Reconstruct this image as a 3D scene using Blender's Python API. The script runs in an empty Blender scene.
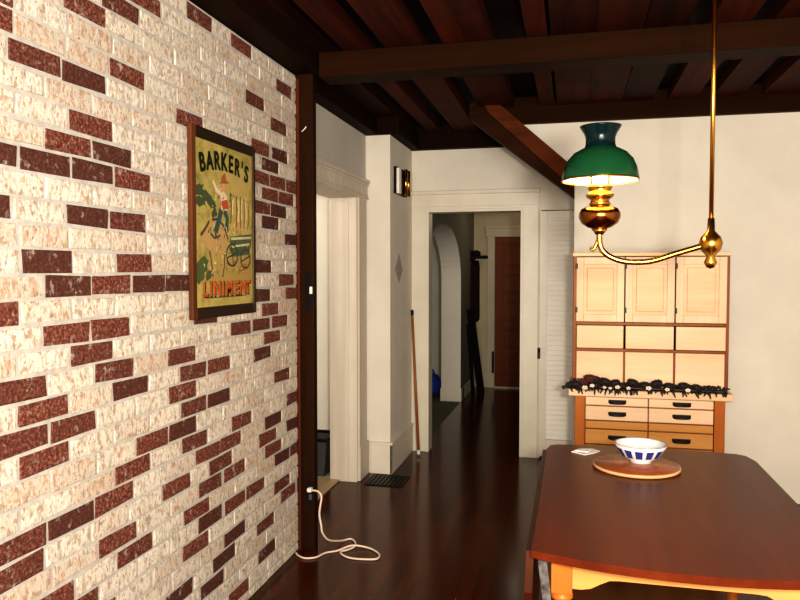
import bpy, bmesh, math, random
from mathutils import Vector, Matrix
random.seed(7)
scene = bpy.context.scene
COL = scene.collection
R = math.radians

# ------------------------------------------------------------------ camera maths
F, H = 720.0, 1.55
YAW = math.atan(172 / 720); PIT = math.atan(28 / 720)

# ------------------------------------------------------------------ materials
def lin(c):
    return tuple(((v / 255) / 12.92 if v / 255 <= .04045 else ((v / 255 + .055) / 1.055) ** 2.4) for v in c) + (1,)
MATS = {}
class NT:
    def __init__(s, name):
        s.m = bpy.data.materials.new(name); s.m.use_nodes = True
        s.t = s.m.node_tree; s.b = s.t.nodes['Principled BSDF']; MATS[name] = s.m
    def n(s, typ, **kw):
        x = s.t.nodes.new(typ)
        for k, v in kw.items(): setattr(x, k, v)
        return x
    def l(s, a, b): s.t.links.new(a, b)
    def coords(s, scale=(1, 1, 1), kind='Object'):
        tc = s.n('ShaderNodeTexCoord'); mp = s.n('ShaderNodeMapping'); mp.inputs['Scale'].default_value = scale
        s.l(tc.outputs[kind], mp.inputs['Vector']); return mp.outputs['Vector']
    def noise(s, vec, scale, detail=4, rough=.6):
        x = s.n('ShaderNodeTexNoise'); x.inputs['Scale'].default_value = scale
        x.inputs['Detail'].default_value = detail; x.inputs['Roughness'].default_value = rough
        s.l(vec, x.inputs['Vector']); return x.outputs['Fac']
    def ramp(s, fac, stops):
        x = s.n('ShaderNodeValToRGB'); e = x.color_ramp.elements
        while len(e) < len(stops): e.new(.5)
        for el, (p, c) in zip(e, stops): el.position = p; el.color = c
        s.l(fac, x.inputs['Fac']); return x.outputs['Color']
    def mix(s, fac, a, b, mode='MIX'):
        x = s.n('ShaderNodeMix', data_type='RGBA', blend_type=mode)
        for i, v in ((0, fac), (6, a), (7, b)):
            if isinstance(v, bpy.types.NodeSocket): s.l(v, x.inputs[i])
            else: x.inputs[i].default_value = v
        return x.outputs[2]
    def bump(s, h, strength=.3, dist=.01):
        x = s.n('ShaderNodeBump'); x.inputs['Strength'].default_value = strength; x.inputs['Distance'].default_value = dist
        s.l(h, x.inputs['Height']); s.l(x.outputs['Normal'], s.b.inputs['Normal'])
    def col(s, c):
        if isinstance(c, bpy.types.NodeSocket): s.l(c, s.b.inputs['Base Color'])
        else: s.b.inputs['Base Color'].default_value = c
    def rough(s, r): s.b.inputs['Roughness'].default_value = r
    def spec(s, r): s.b.inputs['Specular IOR Level'].default_value = r

def paint(name, c, var=.08, rough=.6, scale=3.0, spec=.3, bump=0):
    t = NT(name); v = t.coords(); n = t.noise(v, scale, 5)
    a = lin(c); lo = tuple(x * (1 - var * 2.2) for x in a[:3]) + (1,)
    t.col(t.ramp(n, [(.32, lo), (.68, a)])); t.rough(rough); t.spec(spec)
    if bump: t.bump(t.noise(v, 60, 3), bump, .003)
    return t.m
def wood(name, c1, c2, axis=1, rough=.4, scale=9.0, stretch=.06, spec=.4, bump=.05, coat=0):
    t = NT(name); sc = [1, 1, 1]; sc[axis] = stretch
    v = t.coords(tuple(sc)); n = t.noise(v, scale, 8, .62); n2 = t.noise(t.coords(), 1.3, 3)
    base = t.ramp(n, [(.3, lin(c1)), (.7, lin(c2))])
    base = t.mix(t.ramp(n2, [(.35, (0, 0, 0, 1)), (.7, (.5, .5, .5, 1))]), base, lin(c1))
    t.col(base); t.rough(rough); t.spec(spec); t.b.inputs['Specular Tint'].default_value = (1, .62, .34, 1)
    if coat: t.b.inputs['Coat Weight'].default_value = coat; t.b.inputs['Coat Roughness'].default_value = .15
    if bump: t.bump(n, bump, .004)
    return t.m
def plain(name, c, rough=.5, metal=0, spec=.4, emit=None, es=0):
    t = NT(name); v = t.coords(); n = t.noise(v, 14, 3)
    a = lin(c); t.col(t.ramp(n, [(.3, tuple(x * .86 for x in a[:3]) + (1,)), (.7, a)]))
    t.rough(rough); t.b.inputs['Metallic'].default_value = metal; t.spec(spec)
    if emit: t.b.inputs['Emission Color'].default_value = lin(emit); t.b.inputs['Emission Strength'].default_value = es
    return t.m

PLASTER = paint('white plaster', (226, 217, 200), .05, .75, 2.2, .2, .04)
PLASTERG = paint('grey plaster', (196, 189, 178), .06, .75, 2.5, .2, .04)
PLASTERD = paint('dim hall plaster', (128, 122, 106), .1, .8, 2.5, .2)  # the shadow in the hall is put into this darker colour
TRIM = paint('cream trim paint', (222, 212, 191), .05, .42, 4, .4)
LOUVER = paint('cream louver paint', (244, 236, 222), .04, .5, 4, .3)
TRIMW = wood('streaky trim paint', (188, 176, 158), (212, 202, 186), 2, .45, 14, .04, .4, .02)
BEAM = wood('dark stained beam', (24, 9, 3), (46, 22, 9), 0, .65, 10, .05, .1, .15)
BEAMZ = wood('dark stained post', (24, 10, 4), (46, 21, 9), 2, .6, 12, .05, .15, .15)
BEAMY = wood('dark stained plate', (17, 7, 4), (34, 15, 7), 1, .7, 10, .05, .1, .15)
REDPOST = wood('reddish stained strip', (62, 24, 12), (92, 40, 22), 2, .6, 12, .05, .2)
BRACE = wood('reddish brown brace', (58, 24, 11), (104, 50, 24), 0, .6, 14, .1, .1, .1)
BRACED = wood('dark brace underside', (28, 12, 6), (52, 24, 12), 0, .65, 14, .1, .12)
TABLE = wood('red brown tabletop', (66, 22, 10), (98, 38, 17), 1, .30, 8, .07, .14, .02, 0)
TABLED = wood('dark table edge', (40, 12, 7), (66, 23, 13), 1, .4, 8, .07, .25)
ORANGE = wood('orange varnished wood', (150, 78, 26), (188, 106, 42), 2, .35, 9, .08, .5, .02)
YELLOW = wood('yellow pine', (180, 120, 62), (204, 148, 84), 0, .4, 9, .08, .4, .02)
PINE = wood('pale pine', (212, 174, 136), (236, 206, 172), 0, .38, 8, .09, .4, .02)
PINEV = wood('pale pine upright', (212, 176, 142), (236, 208, 178), 2, .38, 8, .09, .4, .02)
REDWOOD = wood('red brown cabinet edge', (104, 46, 24), (142, 72, 38), 2, .4, 9, .08)
HALLDOOR = wood('dark red door wood', (84, 29, 12), (118, 48, 22), 0, .4, 8, .08, .3)
CANE = wood('brown cane wood', (130, 72, 32), (168, 104, 54), 2, .4, 14, .05)
SILL = wood('pale oak sill', (150, 128, 98), (186, 164, 130), 1, .5, 9, .06)
FRAMELIT = wood('lit brown frame wood', (66, 36, 20), (104, 60, 34), 2, .55, 20, .08, .2)
FRAMEB = wood('black picture frame wood', (22, 13, 9), (40, 24, 16), 1, .45, 20, .08)
BLACK = plain('black', (14, 11, 9), .6, 0, .15)
DARKCLOTH = plain('dark cloth', (40, 26, 24), .9, 0, .1)
DARKGREY = plain('dark grey plastic', (66, 66, 64), .45)
BRASS = plain('brass', (206, 150, 62), .22, 1)
BRASSD = plain('dark copper brass', (158, 98, 42), .2, 1)
IRON = plain('black iron', (24, 20, 18), .4, .6)
WHITE = plain('white plastic', (236, 228, 214), .4)
CORD = plain('cream cord', (226, 202, 180), .5)
BLUE = plain('blue cloth', (34, 54, 140), .7)
CARPET = paint('grey green carpet', (108, 106, 84), .15, .95, 40, .05, .3)
GREEN = plain('green glass enamel', (18, 60, 34), .16, 0, .3)
GREEND = plain('dark teal glass', (5, 24, 26), .16, 0, .2)
GLOW = plain('lit white inner shade', (255, 236, 190), .4, 0, .3, (255, 214, 140), 1.6)
FLAME = plain('lit chimney', (255, 236, 190), .3, 0, .3, (255, 206, 120), 30)
GREYMETAL = paint('worn grey support', (104, 98, 92), .6, .5, 30, .3)
CONE = plain('dark pine cone', (34, 19, 14), .5)
CONER = plain('reddish dark pine cone', (84, 34, 26), .6)
GLINT = plain('pale blossom', (232, 214, 190), .6)
PINK = paint('faint pink plaster mark', (192, 172, 160), .12, .8, 20, .1)
PAPER = plain('white paper', (238, 232, 222), .6)
PORCELAIN = plain('white porcelain', (226, 224, 222), .15, 0, .6)
COBALT = plain('cobalt glaze', (40, 52, 120), .15, 0, .6)
BOARDW = wood('reddish round board', (126, 62, 34), (154, 84, 50), 0, .25, 9, .08, .5)
BOARDR = wood('pale board rim', (196, 148, 100), (216, 172, 124), 0, .35, 9, .08)

def thin_glass():
    t = NT('clear chimney glass'); tr = t.n('ShaderNodeBsdfTransparent'); tr.inputs[0].default_value = (1, .97, .9, 1)
    gl = t.n('ShaderNodeBsdfGlossy'); gl.inputs['Roughness'].default_value = .08
    fr = t.n('ShaderNodeFresnel'); fr.inputs[0].default_value = 1.35
    mx = t.n('ShaderNodeMixShader'); t.l(fr.outputs[0], mx.inputs[0]); t.l(tr.outputs[0], mx.inputs[1]); t.l(gl.outputs[0], mx.inputs[2])
    t.l(mx.outputs[0], t.t.nodes['Material Output'].inputs['Surface']); return t.m
CHIMNEY = thin_glass()
# bricks: per-face attribute 'tint' : r = 0 whitewashed / 1 red, g = random
def brick_mat():
    t = NT('whitewashed brick'); v = t.coords()
    at = t.n('ShaderNodeAttribute', attribute_name='tint'); sp = t.n('ShaderNodeSeparateColor'); t.l(at.outputs['Color'], sp.inputs[0])
    big = t.noise(v, 24, 5, .75); fine = t.noise(v, 95, 4, .7); mid = t.noise(t.coords((1, 2.6, 1)), 22, 5, .7)
    white = t.ramp(mid, [(.38, lin((172, 160, 142))), (.55, lin((216, 206, 190)))])
    blot = t.noise(t.coords((1, 1.5, 1)), 34, 3, .6); blot2 = t.noise(t.coords((1, 2.2, 1)), 55, 3, .6)
    tan = t.ramp(fine, [(.3, lin((142, 108, 82))), (.7, lin((192, 154, 122)))])
    hz = t.n('ShaderNodeSeparateXYZ'); t.l(v, hz.inputs[0])
    # patches of bare clay show through the whitewash, more on some bricks
    addg = t.n('ShaderNodeMath', operation='MULTIPLY_ADD'); t.l(sp.outputs[1], addg.inputs[0]); addg.inputs[1].default_value = .16; t.l(mid, addg.inputs[2])
    wash = t.mix(t.ramp(addg.outputs[0], [(.62, (0, 0, 0, 1)), (.72, (.8, .8, .8, 1))]), white, tan)
    wash = t.mix(t.ramp(blot, [(.55, (0, 0, 0, 1)), (.63, (.8, .8, .8, 1))]), wash, lin((160, 128, 102)))
    wash = t.mix(t.ramp(blot2, [(.60, (0, 0, 0, 1)), (.68, (.75, .75, .75, 1))]), wash, lin((118, 84, 66)))
    red = t.ramp(fine, [(.28, lin((44, 24, 20))), (.50, lin((100, 52, 40))), (.74, lin((172, 118, 94)))])
    dark = t.n('ShaderNodeMath', operation='MULTIPLY'); t.l(sp.outputs[2], dark.inputs[0]); dark.inputs[1].default_value = 1
    red = t.mix(dark.outputs[0], red, lin((66, 38, 30)))
    red = t.mix(t.ramp(big, [(.58, (0, 0, 0, 1)), (.68, (.45, .45, .45, 1))]), red, white)
    c = t.mix(sp.outputs[0], wash, red)
    t.col(c); t.rough(.85); t.spec(.2); t.bump(fine, .5, .006); return t.m
BRICK = brick_mat()
MORTAR = paint('pale grey mortar', (188, 181, 170), .12, .9, 30, .1, .2)

def board_mat():
    t = NT('ceiling boards'); at = t.n('ShaderNodeAttribute', attribute_name='tint')
    v = t.coords((1, .05, 1)); n = t.noise(v, 14, 7, .65); k = t.noise(t.coords(), 2.2, 4)
    base = t.ramp(n, [(.3, lin((44, 15, 6))), (.72, lin((92, 38, 15)))])
    base = t.mix(t.ramp(k, [(.3, (0, 0, 0, 1)), (.75, (.6, .6, .6, 1))]), base, lin((36, 11, 5)))
    c = t.mix(1.0, base, at.outputs['Color'], 'MULTIPLY'); t.col(c); t.rough(.7); t.spec(.1); t.bump(n, .15, .004); return t.m
BOARDS = board_mat()
def floor_mat():
    t = NT('dark plank floor'); v = t.coords()
    b = t.n('ShaderNodeTexBrick'); rot = t.n('ShaderNodeMapping'); rot.inputs['Rotation'].default_value = (0, 0, R(90)); t.l(v, rot.inputs['Vector'])
    t.l(rot.outputs[0], b.inputs['Vector'])
    for k, x in (('Scale', 1), ('Brick Width', 1.1), ('Row Height', .075), ('Mortar Size', .0012), ('Bias', 0)): b.inputs[k].default_value = x
    b.inputs['Color1'].default_value = lin((54, 23, 7)); b.inputs['Color2'].default_value = lin((76, 34, 11)); b.inputs['Mortar'].default_value = lin((20, 8, 3))
    n = t.noise(t.coords((1, .06, 1)), 30, 6)
    c = t.mix(t.ramp(n, [(.35, (0, 0, 0, 1)), (.75, (.6, .6, .6, 1))]), b.outputs['Color'], lin((42, 17, 5)))
    t.col(c); t.b.inputs['Roughness'].default_value = .17; t.spec(.16); t.b.inputs['Specular Tint'].default_value = (1, .5, .2, 1); t.bump(n, .04, .002); return t.m
FLOOR = floor_mat()
def print_mat():
    t = NT('aged yellow print'); v = t.coords(); n = t.noise(v, 9, 6, .65); k = t.noise(v, 26, 5)
    c = t.ramp(n, [(.3, lin((112, 108, 54))), (.48, lin((164, 146, 76))), (.72, lin((186, 166, 96)))])
    c = t.mix(t.ramp(k, [(.5, (0, 0, 0, 1)), (.75, (.5, .5, .5, 1))]), c, lin((104, 98, 52)))
    t.col(c); t.rough(.22); t.spec(.4); return t.m
PRINT = print_mat()

# ------------------------------------------------------------------ mesh builder
class MB:
    def __init__(s): s.bm = bmesh.new(); s.mi = 0
    def _tag(s, fs):
        for f in fs: f.material_index = s.mi
    def box(s, x0, x1, y0, y1, z0, z1, bev=0):
        x0, x1 = min(x0, x1), max(x0, x1); y0, y1 = min(y0, y1), max(y0, y1); z0, z1 = min(z0, z1), max(z0, z1)
        r = bmesh.ops.create_cube(s.bm, size=1)
        for v in r['verts']:
            v.co = Vector(((x0 + x1) / 2 + v.co.x * (x1 - x0), (y0 + y1) / 2 + v.co.y * (y1 - y0), (z0 + z1) / 2 + v.co.z * (z1 - z0)))
        fs = set(f for v in r['verts'] for f in v.link_faces); s._tag(fs)
        if bev:
            es = set(e for v in r['verts'] for e in v.link_edges)
            q = bmesh.ops.bevel(s.bm, geom=list(es), offset=bev, segments=2, affect='EDGES', profile=.5); s._tag(q['faces'])
        return s
    def prism(s, pts, axis, a, b):
        # pts 2D in the two remaining axes in order
        def P(p, t):
            if axis == 'x': return Vector((t, p[0], p[1]))
            if axis == 'y': return Vector((p[0], t, p[1]))
            return Vector((p[0], p[1], t))
        A = [s.bm.verts.new(P(p, a)) for p in pts]; B = [s.bm.verts.new(P(p, b)) for p in pts]
        fs = [s.bm.faces.new(A), s.bm.faces.new(B[::-1])]
        n = len(pts)
        for i in range(n): fs.append(s.bm.faces.new((A[i], B[i], B[(i + 1) % n], A[(i + 1) % n])))
        s._tag(fs); return s
    def flat(s, pts):
        f = s.bm.faces.new([s.bm.verts.new(Vector(p)) for p in pts]); f.material_index = s.mi; return s
    def lathe(s, prof, c=(0, 0), n=32, cap=True):
        rings = []
        for r, z in prof:
            if r < 1e-5: rings.append([s.bm.verts.new((c[0], c[1], z))])
            else: rings.append([s.bm.verts.new((c[0] + r * math.cos(2 * math.pi * i / n), c[1] + r * math.sin(2 * math.pi * i / n), z)) for i in range(n)])
        fs = []
        for A, B in zip(rings, rings[1:]):
            for i in range(n):
                j = (i + 1) % n
                if len(A) == 1 and len(B) == 1: continue
                if len(A) == 1: fs.append(s.bm.faces.new((A[0], B[j], B[i])))
                elif len(B) == 1: fs.append(s.bm.faces.new((A[i], A[j], B[0])))
                else: fs.append(s.bm.faces.new((A[i], A[j], B[j], B[i])))
        if cap:
            for q in (rings[0], rings[-1]):
                if len(q) > 2: fs.append(s.bm.faces.new(q))
        for f in fs: f.smooth = True
        s._tag(fs); return s
    def tube(s, pts, r, n=10, sub=0, cap=True):
        P = [Vector(p) for p in pts]
        rr = list(r) if isinstance(r, (list, tuple)) else [r] * len(P)
        if sub:
            Q, q = [], []
            for i in range(len(P) - 1):
                p0, p1, p2, p3 = P[max(i - 1, 0)], P[i], P[i + 1], P[min(i + 2, len(P) - 1)]
                for k in range(sub):
                    t = k / sub
                    Q.append(.5 * ((2 * p1) + (p2 - p0) * t + (2 * p0 - 5 * p1 + 4 * p2 - p3) * t * t + (3 * p1 - p0 - 3 * p2 + p3) * t ** 3)); q.append(rr[i] * (1 - t) + rr[i + 1] * t)
            Q.append(P[-1]); q.append(rr[-1]); P, rr = Q, q
        rings = []; side = None
        for i, p in enumerate(P):
            d = (P[min(i + 1, len(P) - 1)] - P[max(i - 1, 0)]).normalized()
            if side is None: side = d.cross(Vector((0, 0, 1)) if abs(d.z) < .9 else Vector((1, 0, 0))).normalized()
            side = (side - d * side.dot(d)).normalized(); u = d.cross(side)
            rings.append([s.bm.verts.new(p + (side * math.cos(2 * math.pi * k / n) + u * math.sin(2 * math.pi * k / n)) * rr[i]) for k in range(n)])
        fs = []
        for A, B in zip(rings, rings[1:]):
            for i in range(n): fs.append(s.bm.faces.new((A[i], A[(i + 1) % n], B[(i + 1) % n], B[i])))
        for f in fs: f.smooth = True
        if cap: fs += [s.bm.faces.new(rings[0]), s.bm.faces.new(rings[-1][::-1])]
        s._tag(fs); return s
    def ball(s, c, r, sc=(1, 1, 1), u=14, v=10, jit=0):
        q = bmesh.ops.create_uvsphere(s.bm, u_segments=u, v_segments=v, radius=1)
        for w in q['verts']:
            k = 1 + (random.uniform(-jit, jit) if jit else 0)
            w.co = Vector((c[0] + w.co.x * r * sc[0] * k, c[1] + w.co.y * r * sc[1] * k, c[2] + w.co.z * r * sc[2] * k))
        fs = set(f for w in q['verts'] for f in w.link_faces)
        for f in fs: f.smooth = True
        s._tag(fs); return s
    def build(s, name, mats, parent=None, rot=None, tint=None):
        bmesh.ops.recalc_face_normals(s.bm, faces=s.bm.faces[:])
        off = Vector((0, 0, 0)); q = parent
        while q is not None: off += q.location; q = q.parent
        for v in s.bm.verts: v.co -= off
        me = bpy.data.meshes.new(name)
        s.bm.to_mesh(me); s.bm.free()
        for m in (mats if isinstance(mats, (list, tuple)) else [mats]): me.materials.append(m)
        o = bpy.data.objects.new(name, me); COL.objects.link(o); o.parent = parent
        return o

def tag(o, label=None, cat=None, group=None, kind=None):
    if label: o['label'] = label
    if cat: o['category'] = cat
    if group: o['group'] = group
    if kind: o['kind'] = kind
    return o
def thing(name, label, cat, loc, group=None):
    o = bpy.data.objects.new(name, None); o.empty_display_size = .05; COL.objects.link(o); o.location = loc
    return tag(o, label, cat, group)
def struct(name, mb, mats, label, cat, parent=None):
    o = mb.build(name, mats, parent)
    return tag(o, label, cat, kind='structure') if parent is None else o

# ------------------------------------------------------------------ SETTING
ZB = 2.585           # underside of the timber plates and beams
ZT = 2.715           # top of beams / underside of boards
XL = -1.475          # brick face
XB = XL - .004
struct('floor', MB().box(-1.75, 2.42, -1.6, 6.09, -.1, 0).box(-1.285, .0, 6.09, 9.75, -.1, 0), FLOOR, 'dark glossy wood plank floor', 'floor')
struct('floor_side_room', MB().box(-4.0, -1.75, 3.0, 6.0, -.1, -.0), PLASTERG, 'pale floor of the side room on the left', 'floor')
struct('floor_arch_room', MB().box(-4.2, -1.285, 6.2, 10.0, -.1, .0), CARPET, 'grey green carpeted floor beyond the arch', 'floor')

# brick wall with real bricks ------------------------------------------------
RED = [(180.5,282)]
def zz(x0, y0, s, L): RED.extend((x0 + a / s, y0 + b / s) for a, b in L)
zz(174, 0, 4.615, [(122,72),(313,205),(375,445),(485,575),(75,540),(510,405)])
zz(244, 120, 3, [(50,82),(108,105),(80,140),(52,178),(103,188),(147,205),(80,227),(128,240),(55,268),(105,277),(80,317),(145,365),(57,440),(128,485),(55,527),(147,522),(80,568)])
zz(174, 310, 4.615, [(150,45),(450,8),(312,88),(405,75),(490,57),(455,130),(40,212),(93,283),(212,252),(410,210),(500,315),(45,375),(95,447),(212,405),(315,515),(460,520),(555,425),(45,550),(100,590),(435,590),(555,540)])
zz(174, 440, 3.75, [(215,15),(130,48),(335,15),(178,85),(375,40),(408,75),(455,48),(140,172),(230,122),(12,168),(88,263),(232,237),(308,187),(407,178),(430,215),(140,297),(85,398),(230,360),(345,330),(190,450),(350,435),(148,543),(25,572),(245,572)])
def wall_yz(px, py):
    fw = Vector((-math.sin(YAW) * math.cos(PIT), math.cos(YAW) * math.cos(PIT), -math.sin(PIT))); rt = Vector((math.cos(YAW), math.sin(YAW), 0)); up = rt.cross(fw)
    d = fw * F + rt * (px - 400) + up * (300 - py); k = XL / d.x
    return d.y * k, H + d.z * k
PITCH, Z0 = .0715, 2.152
rows = {}
for p in RED:
    y, z = wall_yz(*p); n = round((Z0 - z) / PITCH)
    L = rows.setdefault(n, [])
    if all(abs(y - q) > .13 for q in L): L.append(y)
bm = bmesh.new(); tl = bm.loops.layers.float_color.new('tint')
def add_brick(y0, y1, z0, z1, red):
    if y1 - y0 < .03: return
    d = random.uniform(.002, .005)
    g = .004; j = lambda: random.uniform(-.004, .004)
    vs = []
    for (x, e) in ((XB - .01, 0), (XB + d - .002, 0), (XB + d, g)):
        vs.append([bm.verts.new((x, a, b)) for a, b in ((y0 + e + j(), z0 + e + j()), (y1 - e + j(), z0 + e + j()), (y1 - e + j(), z1 - e + j()), (y0 + e + j(), z1 - e + j()))])
    fs = [bm.faces.new(vs[2])]
    for A, B in zip(vs, vs[1:]):
        for i in range(4): fs.append(bm.faces.new((A[i], A[(i + 1) % 4], B[(i + 1) % 4], B[i])))
    # pale rims: mortar smeared over the edges of the whitewashed bricks
    c = (red, random.random(), random.choice((0, 0, .3, .7)), 1)
    for f in fs:
        for l in f.loops: l[tl] = c
YEND = 3.73
for n in range(-7, 31):
    zc = Z0 - n * PITCH
    z0, z1 = zc - .030, zc + .030
    if z0 < .0: z0 = .001
    if z1 > 2.625: z1 = 2.625
    if z1 - z0 < .012: continue
    L = sorted(rows.get(n, []))
    segs = []                       # occupied by red bricks
    for y in L:
        a, b = y - .098, min(y + .098, YEND)
        if segs and a < segs[-1][1] + .012: a = segs[-1][1] + .012
        segs.append((a, b))
    for a, b in segs: add_brick(a, b, z0, z1, 1)
    # fill the rest
    cur = -1.5 + (n % 2) * .104; edges = segs + [(YEND + .012, 9)]
    for a, b in edges:
        gap = a - .012 - cur
        if gap > .03:
            k = max(1, round(gap / .208)); w = (gap - .012 * (k - 1)) / k
            for i in range(k):
                q = cur + i * (w + .012)
                add_brick(q, q + w, z0, z1, 1 if (q < 2.30 and random.random() < .3) else 0)
        cur = b + .012
me = bpy.data.meshes.new('wall_left')
bmesh.ops.recalc_face_normals(bm, faces=bm.faces[:])
for f in bm.faces: f.material_index = 1
r = bmesh.ops.create_cube(bm, size=1)
for v in r['verts']: v.co = Vector((XB - .075 + v.co.x * .15, 1.113 + v.co.y * 5.226, 1.31 + v.co.z * 2.62))
bm.to_mesh(me); bm.free(); me.materials.append(MORTAR); me.materials.append(BRICK)
wl = bpy.data.objects.new('wall_left', me); COL.objects.link(wl); tag(wl, 'whitewashed brick wall on the left with scattered dark red bricks', 'wall', kind='structure')

# post, plates, beams
m = MB(); m.box(-1.53, -1.380, YEND + .003, 3.79, 0, ZT, .004); m.mi = 1; m.box(-1.473, -1.456, YEND - .008, YEND + .003, 0, 2.60, .002)
struct('trim_1', m, [BEAMZ, REDPOST], 'dark timber post at the end of the brick wall', 'post')
struct('trim_2', MB().box(XL - .1, -1.33, -1.5, YEND, 2.625, ZT), BEAMY, 'dark timber plate along the top of the brick wall', 'beam')
struct('trim_3', MB().box(-1.32, 2.30, 3.66, 3.84, ZB, ZT, .006), BEAM, 'dark timber ceiling beam nearest the camera, running from the post', 'beam')
struct('trim_4', MB().box(-.50, 2.30, 5.20, 5.36, 2.60, 2.79, .006), BEAM, 'dark timber ceiling beam over the top of the diagonal brace', 'beam')
struct('trim_5', MB().box(-1.70, -1.44, 3.80, 5.31, ZB, ZT).box(-1.70, -1.27, 5.28, 6.06, ZB, ZT).box(-1.44, .05, 6.00, 6.068, ZB, 2.80), BEAMY, 'dark timber wall plate around the far corner', 'beam')
# knee brace: from the return wall corner up to the beam, in the plane of the return wall
m = MB(); m.prism([(-.65, 2.785), (-.575, 2.785), (.010, 2.262), (.010, 2.118), (-.574, 2.66)], 'y', 5.10, 5.255)
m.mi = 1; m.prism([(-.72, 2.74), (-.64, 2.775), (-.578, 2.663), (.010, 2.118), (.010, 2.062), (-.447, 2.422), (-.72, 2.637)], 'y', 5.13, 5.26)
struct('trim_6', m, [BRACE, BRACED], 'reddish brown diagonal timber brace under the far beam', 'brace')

# ceiling: dark deck with lower boards (pattern inside one mesh)
bm = bmesh.new(); tl = bm.loops.layers.float_color.new('tint')
def cbox(x0, x1, y0, y1, z0, z1, c):
    r = bmesh.ops.create_cube(bm, size=1)
    for v in r['verts']: v.co = Vector(((x0 + x1) / 2 + v.co.x * (x1 - x0), (y0 + y1) / 2 + v.co.y * (y1 - y0), (z0 + z1) / 2 + v.co.z * (z1 - z0)))
    for f in set(f for v in r['verts'] for f in v.link_faces):
        for l in f.loops: l[tl] = (c[0], c[1], c[2], 1)
cbox(-1.7, 2.42, -1.5, 6.09, 2.80, 2.90, (.12, .12, .12))
def cb(x0, x1, y0, y1, k): cbox(x0, x1, y0, y1, ZT + .002, 2.80, (k, k * .92, k * .85))
spans = [(-1.475, -1.29, .5), (-1.18, -1.07, .9), (-.955, -.77, 1.0), (-.65, -.53, 1.15), (-.528, -.41, .9), (-.23, -.13, 1.1), (-.112, .10, .62), (.102, .32, .68), (.325, .52, .5), (.62, .80, .9), (.90, 1.08, .9), (1.2, 1.4, .8), (1.5, 1.7, .7), (1.8, 2.1, .9), (2.12, 2.3, .8)]
for x0, x1, k in spans:
    ys = -1.5
    while ys < 6.05:
        ye = min(6.09, ys + random.uniform(1.2, 2.6)); cb(x0, x1, ys, ye - .003, k * random.uniform(.75, 1.2)); ys = ye
me = bpy.data.meshes.new('ceiling'); bm.to_mesh(me); bm.free(); me.materials.append(BOARDS)
o = bpy.data.objects.new('ceiling', me); COL.objects.link(o); tag(o, 'dark reddish board ceiling', 'ceiling', kind='structure')

# left wall beyond the post with cased opening (opening y 3.85..5.04)
XW = -1.535
m = MB(); m.box(-1.745, XW, 3.80, 5.30, 2.20, ZB); m.box(-1.75, XW, 5.10, 5.31, 0, 2.21)
struct('wall_left_far', m, PLASTERG, 'plaster wall over the cased opening beyond the post', 'wall')
# column bump and side wall
struct('wall_corner', MB().box(-1.75, -1.345, 5.31, 6.09, 0, ZB), PLASTER, 'white plaster corner pier right of the left opening', 'wall')
# casing of the left opening
m = MB()
m.box(-1.738, XW + .006, 5.04, 5.098, 0, 2.10)                 # reveal board
m.box(XW + .001, XW + .022, 5.058, 5.245, .002, 2.10, .004)     # casing leg
m.box(XW + .001, XW + .012, 5.242, 5.285, .001, 2.20, .004)
m.box(XW + .001, XW + .028, 5.053, 5.287, .003, .26, .004)      # plinth
m.box(-1.740, XW + .005, 3.80, 5.096, 2.092, 2.208)             # head soffit and frieze
m.box(XW + .001, XW + .024, 3.803, 5.272, 2.094, 2.20, .004)
m.box(XW + .001, XW + .034, 3.806, 5.276, 2.098, 2.112, .004)
m.box(XW + .001, XW + .029, 3.806, 5.274, 2.122, 2.132, .003)
m.box(XW + .001, XW + .030, 3.809, 5.283, 2.196, 2.218, .004)
m.box(XW + .001, XW + .040, 3.812, 5.290, 2.214, 2.242, .005)
m.box(-1.60, -1.592, 5.036, 5.045, .0, 2.09, .002)
struct('trim_7', m, TRIMW, 'cream door casing with cornice around the left opening', 'door casing')
struct('trim_8', MB().box(-1.88, -1.665, 3.82, 5.07, .0, .012, .003), SILL, 'pale wooden sill in the left opening', 'sill')
# baseboards
m = MB(); m.box(-1.50, -1.327, 5.292, 5.31, 0, .235, .003); m.box(-1.345, -1.327, 5.292, 6.05, 0, .235, .003); m.box(-1.498, -1.323, 5.285, 5.31, .225, .246, .003); m.box(-1.345, -1.322, 5.287, 6.05, .225, .245, .003)
struct('baseboard_left', m, TRIM, 'cream baseboard around the white corner pier', 'baseboard')

# back wall with doorway
m = MB(); m.box(-1.345, -1.196, 6.07, 6.19, 0, ZB); m.box(-.414, -.25, 6.07, 6.19, 0, ZB); m.box(-1.196, -.414, 6.07, 6.19, 2.07, ZB); m.box(-.25, .30, 6.07, 6.19, 2.06, ZB); m.box(.22, .5, 6.07, 6.19, 0, ZB); m.box(-1.345, .5, 6.07, 6.19, ZB, 2.80)
struct('wall_back', m, PLASTER, 'white plaster back wall with the doorway', 'wall')
m = MB()
m.box(-1.343, -1.208, 6.045, 6.072, 0, 2.105, .003); m.box(-.401, -.272, 6.045, 6.072, 0, 2.105, .003)
m.box(-1.344, -.268, 6.040, 6.072, 2.104, 2.205, .003); m.box(-1.345, -.258, 6.022, 6.072, 2.204, 2.237, .006)
m.box(-1.2105, -.399, 6.043, 6.072, 2.062, 2.1045, .003)
m.box(-1.214, -1.190, 6.036, 6.20, 0, 2.058, .003); m.box(-.418, -.394, 6.036, 6.20, 0, 2.058, .003); m.box(-1.216, -.392, 6.034, 6.198, 2.056, 2.080, .003)
struct('trim_9', m, TRIM, 'cream casing around the hall doorway in the back wall', 'door casing')

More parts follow.
